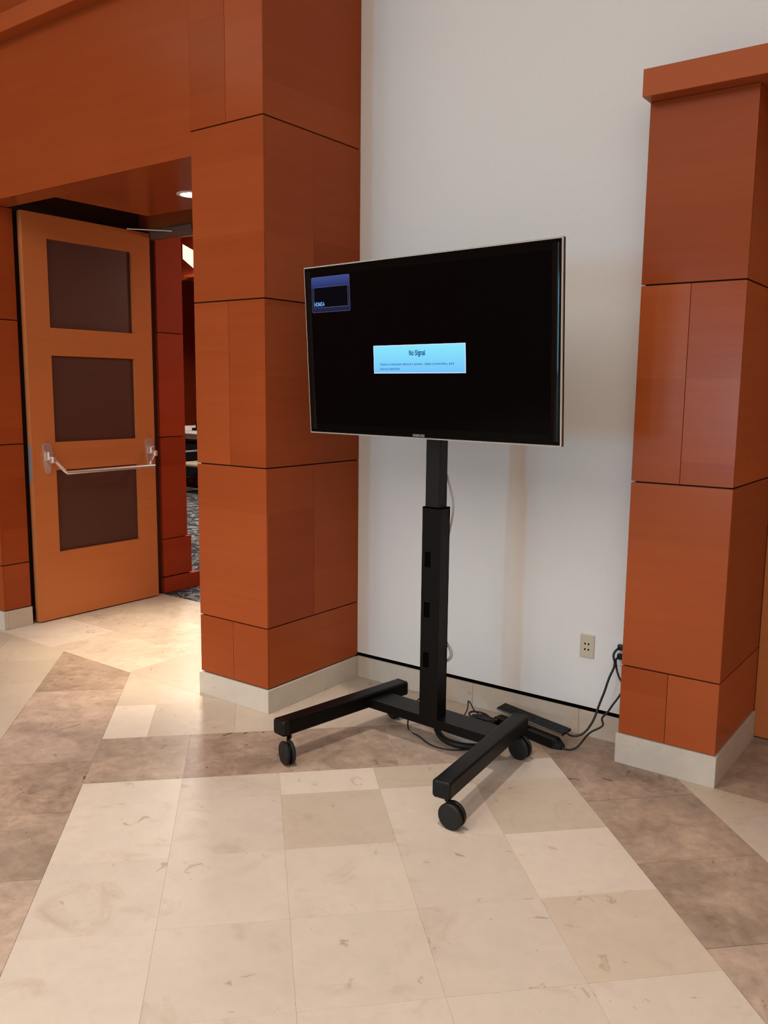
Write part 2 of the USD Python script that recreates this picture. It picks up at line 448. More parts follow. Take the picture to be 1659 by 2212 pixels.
# v bands: run along p between the u bands
for ai in range(len(pband) - 1):
    p0, p1 = pband[ai][1], pband[ai + 1][0]
    for bi, (c, d) in enumerate(qband):
        n = 5
        ed = [p0] + [p0 + .372 + (p1 - p0 - .372) * k / 4 for k in range(5)]
        if ai == 1 and bi == 1:
            ed = [p0, -3.36, -2.935, -2.51, -2.09, p1]
        for k in range(len(ed) - 1):
            lay(cell(ed[k], ed[k + 1], c, d), hall, ['stone_brown', 'stone_brown_deep', 'stone_brown', 'stone_brown_pale', 'stone_brown'][k % 5])
    # fields between the v bands, five stones wide
    for bi in range(len(qband) - 1):
        c, d = qband[bi][1], qband[bi + 1][0]
        first = d - .0
        rows = [c, c + .186, c + .573, c + .948, c + 1.32, c + 1.69, d]
        if bi == 0:                                  # counted from the band nearest the columns
            rows = [c, d - 1.52, d - 1.15, d - .77, d - .388, d][0:1] + [d - 1.53, d - 1.15, d - .77, d - .388, d]
        cols = [p0 + (p1 - p0) * k / 5 for k in range(6)]
        for j in range(len(rows) - 1):
            cc = cols
            if bi == 0 and j == len(rows) - 2:       # last row before the band starts with a half stone
                cc = [p0, p0 + .188] + [p0 + .188 + .372 * k for k in range(1, 5)]
                cc = [x for x in cc if x < p1 - .1] + [p1]
            for i in range(len(cc) - 1):
                m = fieldtone(i, j, bi + ai)
                if ai == 1 and bi == 1:
                    m = {(2, 0): 'stone_pale', (2, 1): 'stone_tan', (4, 2): 'stone_pale', (3, 2): 'stone_light', (0, 3): 'stone_light', (4, 3): 'stone_tan', (4, 1): 'stone_tan', (3, 1): 'stone_light',
                         (0, 0): 'stone_light', (1, 0): 'stone_light', (3, 0): 'stone_tan', (4, 0): 'stone_light', (0, 1): 'stone_light', (1, 1): 'stone_light', (1, 2): 'stone_light', (2, 2): 'stone_light'}.get((i, j), 'stone_light')
                if ai == 1 and bi == 0:
                    m = 'stone_pale' if (i == 0 and j == len(rows) - 2) else 'stone_tan'
                if ai == 0:
                    m = 'stone_tan'
                if ai == 2:
                    m = 'stone_tan' if (i + j) % 2 else 'stone_light'
                lay(cell(cc[i], cc[i + 1], rows[j], rows[j + 1]), hall, m)
# the doorway strip: straight rows
door_region = rect(-5.95, LX0 + .1, -.7, .545)
rowy = [-.7, -.27, .15, .545]
for r in range(3):
    off = (-5.30, -4.59, -3.88) if r == 0 else (-5.62, -4.95, -4.25) if r == 1 else (-5.2, -4.5, -3.9)
    xs = [-5.95] + [x for x in off if x < LX0 + .1] + [LX0 + .1]
    for i in range(len(xs) - 1):
        lay(rect(xs[i], xs[i + 1], rowy[r], rowy[r + 1]), door_region, 'stone_doorway' if r else ('stone_light', 'stone_doorway', 'stone_tan')[i % 3])
# the right-hand opening: brown stones
for i, x in enumerate(np.arange(RX1, 0.9, .45)):
    for j, (y0, y1) in enumerate(((-.18, .12), (.12, .47))):
        lay(rect(x, min(x + .45, .9), y0, y1), rect(RX1, .9, -.18, .47), BROWNS[(i + 2 * j) % 3])

occupied = unary_union([rect(LX0 + .02, LX1 - .02, -LD + .02, .0), rect(RX0 + .02, RX1 - .02, -RD + .02, 0)])
rest = []
for g, m in tiles:
    g = g.difference(occupied)
    for h in getattr(g, 'geoms', [g]):
        if h.geom_type != 'Polygon' or h.area < 4e-4:
            continue
        s = h.buffer(-.0011 if 'brown' in m else -.0002, join_style=2)
        if s.is_empty or s.geom_type != 'Polygon':
            continue
        top = s.buffer(-.0002, join_style=2)
        if h.centroid.within(view) or h.intersects(view):
            dz = random.uniform(-.00025, .00025)
            # a slab with a tiny bevel: hull works since every stone is convex
            lo = np.array(s.exterior.coords)[:-1]
            if s.convex_hull.area - s.area < 1e-5 and not top.is_empty and top.geom_type == 'Polygon':
                hi = np.array(top.exterior.coords)[:-1]
                pts = np.vstack([np.c_[lo, np.full(len(lo), -.012)], np.c_[lo, np.full(len(lo), -.0003 + dz)], np.c_[hi, np.full(len(hi), dz)]])
                mesh = trimesh.Trimesh(pts).convex_hull
            else:
                mesh = prism(s, -.012, dz)
            obj('tile', mesh, m, floor)
        else:
            rest.append((prism(s, -.012, 0), m))
for m in sorted({m for _, m in rest}):
    obj('outlying_tiles', cat(*[a for a, b in rest if b == m]), m, floor, kind='stuff')
obj('bed', bx(-7.2, 4.2, -17.0, 0.6, -.08, -.0022), 'grout', floor)
obj('outer_paving', bx(-9.2, -7.0, -17, -.6, -.05, 0), 'stone_tan', floor)
obj('outer_paving', bx(-7.0, 4.2, -17, -4.6, -.05, 0), 'stone_tan', floor)
obj('outer_paving', bx(.9, 4.2, -4.6, .5, -.05, 0), 'stone_tan', floor)

# ------------------------------------------------------------------ hall shell
wall = thing('wall_back', kind='structure')
obj('wall_covering', cat(bx(LX1 - .1, RX0 + .05, 0, .12, .131, 2.56), bx(LX1 - .1, 4.2, 0, .12, 2.56, TOP)), 'wallcover', wall)
base = thing('baseboard_back', kind='structure')
obj('shadow_gap', bx(LX1 - .05, RX0 + .05, .004, .1, .112, .131), 'slot_black', base)
for x0, x1 in ((LX1 + .002, -2.9005), (-2.8995, -2.3605), (-2.3595, RX0 + .03)):
    obj('base_stone', bx(x0, x1, -.006, .1, 0, .113, .0012), 'stone_base', base)

obj('wall_right', bx(4.2, 4.3, -17, .6, 0, TOP), 'hall_plaster', kind='structure')
obj('wall_left', bx(-9.3, -9.2, -17, -.6, 0, TOP), 'hall_panelling', kind='structure')
obj('wall_front', cat(bx(-9.2, 4.2, -17.1, -17, 0, TOP)), 'hall_panelling', kind='structure')
obj('ceiling', bx(-9.3, 4.3, -17.1, .12, TOP, TOP + .1), 'hall_plaster', kind='structure')

TH = .013     # panel thickness
GAP = .0028   # half of a horizontal joint


def column_panels(parent, x0, x1, yf, yb, joints, zlo, zhi, front_split, side_split, front_rows, side_rows, mats, side=True):
    """Veneer panels hung on a dark core: front face at y = yf and, with side, the face at x = x1."""
    edges = [zhi] + list(joints) + [zlo]
    for r in range(len(edges) - 1):
        z1 = edges[r] - (GAP if r else 0)
        z0 = edges[r + 1] + (GAP if r < len(edges) - 2 else 0)
        fs = [x0, front_split, x1] if r in front_rows else [x0, x1]
        for i in range(len(fs) - 1):
            obj('panel', bx(fs[i] + (.0008 if i else 0), fs[i + 1] - (.0008 if i < len(fs) - 2 else 0), yf, yf + TH, z0, z1, .0009), mats[(r + i) % len(mats)], parent)
        if side:
            ss = [yf + TH, side_split, yb] if (r in side_rows and side_split is not None) else [yf + TH, yb]
            for i in range(len(ss) - 1):
                obj('panel', bx(x1 - TH, x1, ss[i] + (.0008 if i else .0002), ss[i + 1] - (.0008 if i < len(ss) - 2 else 0), z0, z1, .0009), mats[(r + i + 1) % len(mats)], parent)


W2 = ['wood_veneer', 'wood_veneer', 'wood_veneer_light']
# left column
lc = thing('wood_column', 'tall orange wood-panelled column left of the television, between the doorway and the white wall', 'column', (LX1, -LD, 0))
obj('core', bx(LX0 + TH, LX1 - TH, -LD + TH, .1, 0, TOP), 'joint_dark', lc)
column_panels(lc, LX0, LX1, -LD, -.0006, LZ, .1176, TOP, -3.8278, -.344, (0, 2, 4), (1, 3), ['wood_veneer'])
for z0, z1 in zip([.1176] + LZ[::-1], LZ[::-1] + [TOP]):
    obj('panel', bx(LX0, LX0 + TH, -LD + TH, .5, z0 + GAP, min(z1, SOFFIT) - GAP, .0009), 'wood_veneer', lc) if z0 < SOFFIT else None
obj('plinth_stone', bx(LX0 - .008, LX1 + .008, -LD - .008, -LD + .02, 0, .111, .0012), 'stone_base', lc)
obj('plinth_stone', bx(LX1 - .02, LX1 + .008, -LD + .0205, -.0065, 0, .111, .0012), 'stone_base', lc)
obj('plinth_stone', bx(LX0 - .008, LX0 + .02, -LD + .0205, .5, 0, .111, .0012), 'stone_base', lc)

# right column
rc = thing('wood_column', 'short orange wood-panelled column at the right under the wooden lintel beam', 'column', (RX1, -RD, 0))
obj('core', bx(RX0 + TH, RX1 - TH, -RD + TH, .43, 0, 2.55), 'joint_dark', rc)
column_panels(rc, RX0, RX1, -RD, .43, RZ, .1275, 2.55, -1.929, None, (1, 3), (), ['wood_veneer', 'wood_veneer_light', 'wood_veneer_light'])
for z0, z1 in zip([.1275] + RZ[::-1], RZ[::-1] + [2.55]):
    obj('panel', bx(RX0, RX0 + TH, -RD + TH + .0002, -.0005, z0 + GAP, z1 - GAP, .0009), 'wood_veneer', rc)
obj('plinth_stone', bx(RX0 - .008, RX1 + .008, -RD - .008, -RD + .02, 0, .1245, .0012), 'stone_base', rc)
obj('plinth_stone', bx(RX1 - .02, RX1 + .008, -RD + .0205, .425, 0, .1245, .0012), 'stone_base', rc)
obj('plinth_stone', bx(RX0 - .008, RX0 + .02, -RD + .0205, -.0065, 0, .1245, .0012), 'stone_base', rc)

# lintel beam on the right column
obj('lintel_beam', bx(-2.121, 1.6, -.25, -.0005, 2.551, 2.646, .0015), 'wood_veneer_light', label='orange wooden lintel beam across the top of the right column', category='beam')
# right-hand opening: a closed wooden door set back in it
d2 = thing('door_2', kind='structure')
obj('door_leaf', bx(RX1 + .0006, -.83, .4302, .475, .008, 2.5, .002), 'wood_door', d2)
obj('door_leaf', bx(-.824, .08, .43, .475, .008, 2.5, .002), 'wood_door', d2)
obj('door_head', bx(RX1 + .001, .9, .0, .5, 2.505, 2.55), 'wood_soffit', d2)
obj('side_panel', bx(.085, .9, .43, .475, 0, 2.5), 'wood_veneer', d2)

# ------------------------------------------------------------------ left doorway
jl = thing('trim_1', kind='structure')
zs = [.1176] + LZ[::-1]
obj('core', bx(-7.0, JAMB_X - TH, -LD + TH, -.495, 0, TOP), 'joint_dark', jl)
for z0, z1 in zip(zs, LZ[::-1] + [TOP]):
    z1 = min(z1, TOP)
    obj('panel', bx(-6.9, JAMB_X, -LD, -LD + TH, z0 + GAP, min(z1, SOFFIT) - GAP, .0009), 'wood_veneer', jl) if z0 < SOFFIT else None
    if z0 < SOFFIT:
        obj('panel', bx(JAMB_X - TH, JAMB_X, -LD + TH + .0002, -.49, z0 + GAP, min(z1, SOFFIT) - GAP, .0009), 'wood_veneer', jl)
obj('plinth_stone', bx(-6.9, JAMB_X + .008, -LD - .008, -LD + .02, 0, .115, .0012), 'stone_base', jl)
obj('plinth_stone', bx(JAMB_X - .02, JAMB_X + .008, -LD + .0205, -.487, 0, .115, .0012), 'stone_base', jl)
# pocket behind the open leaf
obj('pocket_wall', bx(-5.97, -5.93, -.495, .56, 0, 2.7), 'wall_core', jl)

# fascia over the doorway, flush with the column face
fa = thing('trim_2', kind='structure')
obj('fascia_core', bx(-7.0, LX0 + .002, -LD + TH, -.52, SOFFIT + .012, TOP), 'joint_dark', fa)
for x0, x1 in ((-6.9, LX0 - .0005),):
    obj('fascia_panel', bx(x0, x1, -LD, -LD + TH, SOFFIT, TOP, .0009), 'wood_veneer', fa)
obj('cornice', bx(-6.9, LX1 + .08, -.755, -LD, 3.338, 3.43, .002), 'wood_veneer_light', fa)
# soffit panel and the dark slot round it
so = thing('trim_3', kind='structure')
obj('soffit_board', bx(JAMB_X, LX0, -LD + TH, -.52, SOFFIT, SOFFIT + .012), 'wood_soffit', so)
DLX, DLY, DLR = -4.655, -.14, .075
hole = Polygon([(DLX + DLR * math.cos(t), DLY + DLR * math.sin(t)) for t in np.linspace(0, 2 * np.pi, 48, endpoint=False)])
obj('soffit_board', prism(rect(-5.35, LX0, -.52, .115).difference(hole), SOFFIT, SOFFIT + .012), 'wood_soffit', so)
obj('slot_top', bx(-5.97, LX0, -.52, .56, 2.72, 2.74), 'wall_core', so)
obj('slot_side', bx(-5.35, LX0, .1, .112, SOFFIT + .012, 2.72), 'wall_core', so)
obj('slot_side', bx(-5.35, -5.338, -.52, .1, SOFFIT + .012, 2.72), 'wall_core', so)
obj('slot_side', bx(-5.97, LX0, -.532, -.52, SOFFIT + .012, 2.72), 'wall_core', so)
obj('slot_side', bx(-5.97, LX0, .50, .56, 2.56, 2.74), 'wood_soffit', so)
obj('door_head', bx(-5.93, LX0, .495, .565, 2.50, 2.56, .002), 'header_grey', so)

# recessed downlight
dl = thing('recessed_downlight', 'round white recessed downlight glowing in the doorway soffit', 'light', (DLX, DLY, SOFFIT))
obj('trim_ring', lathe([(DLR - .012, .004), (DLR - .010, -.004), (DLR + .008, -.003), (DLR + .010, .0005), (DLR - .012, .004)], (DLX, DLY, SOFFIT)), 'white_plastic', dl, smooth=40)
obj('reflector', lathe([(DLR - .006, .0), (DLR - .020, .05), (DLR - .022, .05), (DLR - .008, 0.0)], (DLX, DLY, SOFFIT)), 'lamp_reflector', dl, smooth=40)
obj('lens', lathe([(0, .012), (DLR - .012, .012), (DLR - .012, .016), (0, .016)], (DLX, DLY, SOFFIT)), 'lens_glow', dl)
sp = UsdLux.SphereLight.Define(stage, dl + '/bulb')
sp.CreateRadiusAttr(.05); sp.CreateIntensityAttr(4600.0); sp.CreateColorAttr(Gf.Vec3f(1, .84, .62))
sp.AddTranslateOp().Set(Gf.Vec3d(0, 0, -.035))
sh = UsdLux.ShapingAPI.Apply(sp.GetPrim()); sh.CreateShapingConeAngleAttr(29.0); sh.CreateShapingConeSoftnessAttr(.9)

# the open door leaf
DX0, DX1, DY0, DY1 = -5.855, -5.809, -.452, .487
dr = thing('door_1', kind='structure', at=(DX1, DY1, 0))
win_y = (-.292, .336)
win_z = ((1.855, 2.389), (1.145, 1.684), (.441, .967))
leaf = sbox(DY0, .008, DY1, 2.532)
for a, b in win_z:
    leaf = leaf.difference(sbox(win_y[0], a, win_y[1], b))
m = trimesh.creation.extrude_polygon(leaf, DX1 - DX0, engine='earcut')
R = np.array([[0, 0, 1, DX0], [1, 0, 0, 0], [0, 1, 0, 0], [0, 0, 0, 1.0]])
m.apply_transform(R)
obj('leaf', m, 'wood_door', dr)
for a, b in win_z:
    obj('glass_pane', bx(DX0 + .016, DX0 + .026, win_y[0] - .0, win_y[1] + .0, a, b), 'frosted_glass', dr)
obj('edge_band', bx(DX0, DX1 + .0006, DY0 - .002, DY0 + .0005, .008, 2.532), 'wood_door', dr)
obj('latch_plate', bx(DX0 + .004, DX1 - .004, DY0 - .0045, DY0 - .001, .90, 1.13), 'latch_grey', dr)
bar = obj('push_bar', tube([(DX1 + .09, -.275, .955), (DX1 + .092, .405, .957)], .013, 14), 'steel', dr, smooth=40)
for y, s in ((-.355, 1), (.432, -1)):
    plate = unary_union([Point(y, 1.115).buffer(.030), Polygon([(y - .030, 1.115), (y + .030, 1.115), (y + .026, 1.02), (y + .012, .955), (y - .012, .955), (y - .026, 1.02)]), Point(y, .962).buffer(.014)])
    pm = trimesh.creation.extrude_polygon(plate, .016, engine='earcut')
    pm.apply_transform(np.array([[0, 0, 1, DX1], [1, 0, 0, 0], [0, 1, 0, 0], [0, 0, 0, 1.0]]))
    obj('bar_bracket', pm, 'steel', bar, smooth=30)
    obj('bar_bracket', bx(DX1 + .012, DX1 + .05, y - .022, y + .022, 1.035, 1.09, .008), 'steel', bar)
    obj('bar_bracket', bx(DX1 + .045, DX1 + .085, y - .016, y + .016, 1.02, 1.06, .008), 'steel', bar)
    obj('bar_arm', tube([(DX1 + .065, y, 1.045), (DX1 + .078, y + s * .03, 1.01), (DX1 + .09, y + s * .055, .975), (DX1 + .091, -.275 if s > 0 else .405, .956)], .010, 12, samples=16), 'steel', bar, smooth=40)
obj('closer_arm', cat(tube([(-5.80, .30, 2.535), (-5.55, .47, 2.522)], .005, 8)), 'steel', dr)
obj('closer_shoe', bx(-5.60, -5.36, .468, .494, 2.505, 2.55, .003), 'header_grey', dr)
# hinge-side frame and the panelled wall running on into the next room
iw = thing('wall_passage', kind='structure')
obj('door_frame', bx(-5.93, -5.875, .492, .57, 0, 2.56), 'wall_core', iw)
for z0, z1 in zip([.1176, .398, 1.141, 1.877], [.398, 1.141, 1.877, 2.9]):
    obj('panel', bx(-5.90, -5.85, .57, .80 if z0 > .2 else .835, z0 + GAP, z1 - GAP, .001), 'wood_red', iw)
obj('core', bx(-6.0, -5.86, .571, .78, 0, 2.9), 'joint_dark', iw)
obj('plinth', bx(-6.0, -5.835, .565, .90, 0, .112, .002), 'wood_red', iw)

# ------------------------------------------------------------------ the meeting room beyond
mr = thing('floor_meeting_room', kind='structure')
obj('carpet_field', bx(-13.2, -3.7, .547, 7.6, -.02, -.001), 'carpet', mr)
obj('wall_meeting_room', cat(bx(-13.2, -3.7, 7.5, 7.6, 0, 3.4), bx(-13.2, -3.7, 4.2, 4.3, 2.87, 3.4)), 'wood_red', kind='structure')
obj('wall_meeting_room_side', cat(bx(-13.3, -13.2, .3, 7.6, 0, 3.4), bx(-13.2, -6.0, .57, .6, 0, 3.4)), 'wood_red', kind='structure')
obj('wall_meeting_room_right', cat(bx(-3.8, -3.7, .13, 7.6, 0, 3.4), bx(-6.0, -3.7, .57, .60, 2.56, 3.4), bx(LX0, -3.7, .5, .6, 0, 2.9)), 'wood_red', kind='structure')
obj('ceiling_meeting_room', bx(-13.2, -3.7, .57, 7.6, 3.4, 3.5), 'hall_plaster', kind='structure')

tb = thing('meeting_table', 'dark-skirted meeting table glimpsed through the gap between door and column', 'table', (-10.6, 5.3, 0))
obj('tabletop', bx(-11.2, -10.0, 5.05, 5.75, .705, .735, .004), 'black_plastic', tb)
obj('table_skirt', bx(-11.17, -10.03, 5.08, 5.72, .18, .705, .006), 'black_cloth', tb)
for x in (-11.1, -10.1):
    for y in (5.15, 5.65):
        obj('leg', bx(x - .02, x + .02, y - .02, y + .02, 0, .2), 'black_plastic', tb)
bxm = thing('white_box', 'white carton with folded flaps on the table beyond the doorway', 'box', (-10.63, 5.2, .736))
obj('carton', bx(-10.86, -10.42, 5.08, 5.42, .736, .86, .003), 'white_box', bxm)
obj('flap', rotx(bx(-10.86, -10.42, -.10, 0, -.003, .003), .35, (0, 5.082, .858)), 'white_box', bxm)
obj('flap', bx(-10.865, -10.859, 5.08, 5.42, .862, .93, .001), 'white_box', bxm)
dv = thing('desk_phone', 'small dark device standing on the carton on the far table', 'device', (-10.68, 5.2, .862))
obj('body', bx(-10.76, -10.60, 5.14, 5.26, .862, .90, .006), 'black_plastic', dv)
obj('head', bx(-10.71, -10.63, 5.17, 5.23, .90, 1.0, .006), 'black_plastic', dv)
ch = thing('conference_chair', 'beige-seated metal chair glimpsed in front of the dark-skirted table', 'chair', (-10.07, 4.75, 0))
obj('seat', bx(-10.30, -9.82, 4.52, 4.98, .40, .46, .02), 'seat_cloth', ch)
for x in (-10.27, -9.85):
    for y in (4.55, 4.95):
        obj('leg', tube([(x, y, 0), (x, y, .41)], .012, 8), 'steel', ch)
obj('armrest', tube([(-10.32, 4.52, .60), (-10.32, 4.98, .60)], .014, 8), 'steel', ch)
obj('armrest', tube([(-9.80, 4.52, .60), (-9.80, 4.98, .60)], .014, 8), 'steel', ch)
for x, y in ((-10.32, 4.55), (-10.32, 4.95), (-9.80, 4.55), (-9.80, 4.95)):
    obj('arm_post', tube([(x, y, .41), (x, y, .60)], .010, 8), 'steel', ch)

ws = thing('wall_sconce', 'glowing cream wall sconce on red wood beyond the doorway', 'lamp', (-9.45, 4.1, 2.95))
shade = Polygon([(0, .16), (0, .34), (.20, .23), (.20, .06), (.13, .05)])
mm = trimesh.creation.extrude_polygon(shade, .03, engine='earcut')
mm.apply_transform(np.array([[.87, 0, -.5, -9.55], [.5, 0, .87, 4.0], [0, 1, 0, 2.93], [0, 0, 0, 1.0]]))
obj('shade', mm, 'shade_glow', ws)
obj('bracket', bx(-9.56, -9.30, 4.02, 4.2, 2.86, 2.90, .004), 'wood_red', ws)
obj('back_plate', bx(-9.60, -9.28, 4.185, 4.1995, 2.92, 3.2, .004), 'wood_red', ws)

# ------------------------------------------------------------------ TV cart
cart = thing('tv_cart', 'black steel rolling stand carrying the large television', 'tv stand', (-2.79, -.55, 0))
WL, ZT, ZB = .070, .169, .105
legs = [((-3.219, -1.010), -9.3, .724), ((-2.401, -1.069), 5.65, .731)]


def placed(mesh, at, ang):
    m = mesh.copy()
    m.apply_transform(trimesh.transformations.rotation_matrix(math.radians(ang), (0, 0, 1)))
    m.apply_translation((at[0], at[1], 0))
    return m


def tube_section(w, h, r):
    """cross-section of a leg with rounded top edges"""
    return sbox(-w / 2 + r, -h / 2 + r, w / 2 - r, h / 2 - r).buffer(r, quad_segs=4)


casters = []
for (fx, fy), ang, ln in legs:
    sec = trimesh.creation.extrude_polygon(tube_section(WL, ZT - ZB, .010), ln - .045, engine='earcut')
    sec.apply_transform(np.array([[1, 0, 0, 0], [0, 0, 1, .03], [0, 1, 0, (ZT + ZB) / 2], [0, 0, 0, 1.0]]))
    lg = obj('leg', placed(sec, (fx, fy), ang), 'black_powder', cart, smooth=35)
    for y0, y1, sgn in ((0, .0295, 1), (ln - .0145, ln, -1)):
        a, b = tube_section(WL + .002, ZT - ZB + .002, .012), tube_section(WL - .012, ZT - ZB - .012, .010)
        yo, yi = (y0, y1) if sgn > 0 else (y1, y0)
        ring = lambda poly, y: np.array([(x, y, z + (ZT + ZB) / 2) for x, z in list(poly.exterior.coords)[:-1]])
        cap = trimesh.Trimesh(np.vstack([ring(a, yi), ring(a, yo + sgn * .008), ring(tube_section(WL - .003, ZT - ZB - .003, .012), yo + sgn * .003), ring(b, yo)])).convex_hull
        obj('end_cap', placed(cap, (fx, fy), ang), 'black_plastic', lg, smooth=30)
    d = np.array([-math.sin(math.radians(ang)), math.cos(math.radians(ang))])
    casters.append((np.array([fx, fy]) + d * .055, lg))
    casters.append((np.array([fx, fy]) + d * (ln - .055), lg))
# casters: twin discs; the axle directions follow how each one has rolled
CR = .047
dirs = [(-.43, -.90), (-.3, -.95), (-.02, -1.0), (-.15, -.99)]
targets = [(-3.168, -1.012), None, (-2.368, -1.045), (-2.446, -.392)]
for k, ((c, lg), n, tgt) in enumerate(zip(casters, dirs, targets)):
    n = np.array([n[0], n[1], 0]) / math.hypot(*n)
    ctr = np.array([*(tgt if tgt else c), CR])
    stem_at = np.array([c[0], c[1]])
    cs = obj('caster', cat(lathe([(0, 0), (.011, 0), (.011, .03), (0, .03)], (stem_at[0], stem_at[1], ZB - .028), sides=16),
                           tube([(stem_at[0], stem_at[1], ZB - .016), (ctr[0] * .6 + stem_at[0] * .4, ctr[1] * .6 + stem_at[1] * .4, .078), (ctr[0], ctr[1], .062)], .0075, 10),
                           lathe([(0, -.006), (.032, -.006), (.032, .006), (0, .006)], ctr, n, 28)), 'black_plastic', cart, smooth=35)
    for s in (-1, 1):
        o = ctr + n * s * .0065
        prof = [(0, 0), (CR - .002, 0), (CR, .002), (CR, .011), (CR - .004, .0145), (CR - .008, .0150), (CR - .010, .0140), (.012, .0155), (0, .0155)]
        obj('wheel', lathe(prof, o, n * s, 40), 'black_rubber', cs, smooth=35)

th = -1.85
ZC = .147
cross = prism(Polygon([(-3.135, -.545), (-2.452, -.585), (-2.462, -.462), (-3.112, -.422)]), .108, ZC)
obj('crossbar', cross, 'black_powder', cart)
# lower sleeve with cable slots cut through its front
PX0, PX1, PY0, PY1 = -2.830, -2.741, -.567, -.500
front = sbox(PX0, ZC - .022, PX1, 1.031)
slots = [.815, .605, .393]
for z in slots:
    front = front.difference(sbox(PX0 + .018, z - .029, PX0 + .040, z + .029).buffer(.003))
fm = trimesh.creation.extrude_polygon(front, .004, engine='earcut')
fm.apply_transform(np.array([[1, 0, 0, 0], [0, 0, 1, PY0], [0, 1, 0, 0], [0, 0, 0, 1.0]]))
fm.fix_normals()
sleeve = cat(fm, bx(PX0, PX0 + .004, PY0 + .004, PY1, ZC, 1.031), bx(PX1 - .004, PX1, PY0 + .004, PY1, ZC, 1.031), bx(PX0, PX1, PY1 - .004, PY1, ZC, 1.031))
sl = obj('sleeve', sleeve, 'black_powder', cart)
obj('slot_lining', bx(PX0 + .006, PX1 - .006, PY0 + .0045, PY0 + .007, ZC + .01, .99), 'slot_black', sl)
obj('sleeve_collar', cat(bx(PX0, PX1, PY0, PY1, 1.026, 1.031)), 'black_plastic', sl)
obj('mast', bx(PX0 + .0075, PX1 - .012, PY0 + .005, PY1 - .004, .95, 1.95, .004), 'black_plastic', cart)
# bracket holding the television
obj('mount_plate', bx(-2.99, -2.57, -.632, -.605, 1.45, 1.86, .003), 'black_powder', cart)
obj('mount_arm', bx(-2.83, -2.74, -.606, -.560, 1.56, 1.78, .003), 'black_powder', cart)

# ------------------------------------------------------------------ television
TW, TH_, TC = 1.229, .690, np.array((-2.779, -.691, 1.654))
tyaw, ttilt = math.radians(-5.187), math.radians(-3.287)
ex = np.array([math.cos(tyaw), math.sin(tyaw), 0])
ey0 = np.array([-math.sin(tyaw), math.cos(tyaw), 0])
ez = np.array([0, 0, 1]) * math.cos(ttilt) + ey0 * math.sin(ttilt)
en = np.cross(ez, ex) * -1.0                     # out of the screen
if en @ (np.array(CAM) - TC) < 0:
    en = -en
TVM = np.eye(4); TVM[:3, 0] = ex; TVM[:3, 1] = ez; TVM[:3, 2] = en; TVM[:3, 3] = TC


def on_tv(m):
    m = m.copy(); m.apply_transform(TVM); return m


tv = thing('television', 'large black flat-screen television showing a blue no-signal message', 'television', TC)
hw, hh = TW / 2, TH_ / 2


def frame_ring(outer, inner, z0, z1):
    return prism(sbox(-outer[0], -outer[1], outer[0], outer[1]).difference(sbox(-inner[0], -inner[1], inner[0], inner[1])), z0, z1)


# clear acrylic rim round the set
obj('clear_rim', on_tv(frame_ring((hw, hh), (hw - .0055, hh - .0055), -.010, -.0035)), 'clear_edge', tv)
# glossy bezel: flat above and below, rounded off along both sides
b0, b1 = .0057, .040
bezel = obj('bezel', on_tv(frame_ring((hw - b0, hh - b0), (hw - b1, hh - b1), -.012, -.0012)), 'bezel_black', tv)
for s in (-1, 1):
    arc = [(-b0 - .0001 - (b1 - b0 - .0002) * k / 10, -.0012 + .0030 * math.sin(math.pi * k / 10)) for k in range(11)]
    sec = Polygon(arc + [(-b1 + .0001, -.004), (-b0 - .0001, -.004)])
    st = trimesh.creation.extrude_polygon(sec, 2 * (hh - b0 - .012), engine='earcut')
    st.apply_transform(np.array([[s, 0, 0, s * hw], [0, 0, 1, -(hh - b0 - .012)], [0, 1, 0, 0], [0, 0, 0, 1.0]]))
    st.fix_normals()
    obj('rounded_side', on_tv(st), 'black_gloss', bezel, smooth=25)
SCR = -.002
screen = obj('screen', on_tv(bx(-(hw - b1 + .0005), hw - b1 + .0005, -(hh - b1 + .0005), hh - b1 + .0005, -.012, SCR)), 'screen_glass', tv)
obj('back_shell', on_tv(trimesh.Trimesh(np.vstack([
    [(sx * (hw - .0008), sy * (hh - .0008), -.0102) for sx in (-1, 1) for sy in (-1, 1)],
    [(sx * (hw - .0008), sy * (hh - .0008), -.020) for sx in (-1, 1) for sy in (-1, 1)],
    [(sx * (hw - .16), sy * (hh - .12), -.048) for sx in (-1, 1) for sy in (-1, 1)]])).convex_hull), 'black_plastic', tv)
# what the screen shows
e = SCR + .0004
mb = obj('message_box', on_tv(prism(sbox(-.232, -.094, .220, .015), e, e + .0003)), 'banner_edge', screen)
obj('message_fill', on_tv(prism(sbox(-.2285, -.0905, .2165, .0115), e + .0003, e + .0006)), 'banner_fill', screen)


def line_of_text(text, x0, x1, y, height, mat, parent, bold=False):
    m = meshkit.text_mesh(text, height, .0003, bold)
    w = m.bounds[1][0] - m.bounds[0][0]
    m.apply_translation((-m.bounds[0][0], 0, 0))
    m.apply_scale(((x1 - x0) / w, 1, 1))
    m.apply_translation((x0, y, e + .0006))
    return obj('lettering', on_tv(m), mat, parent)


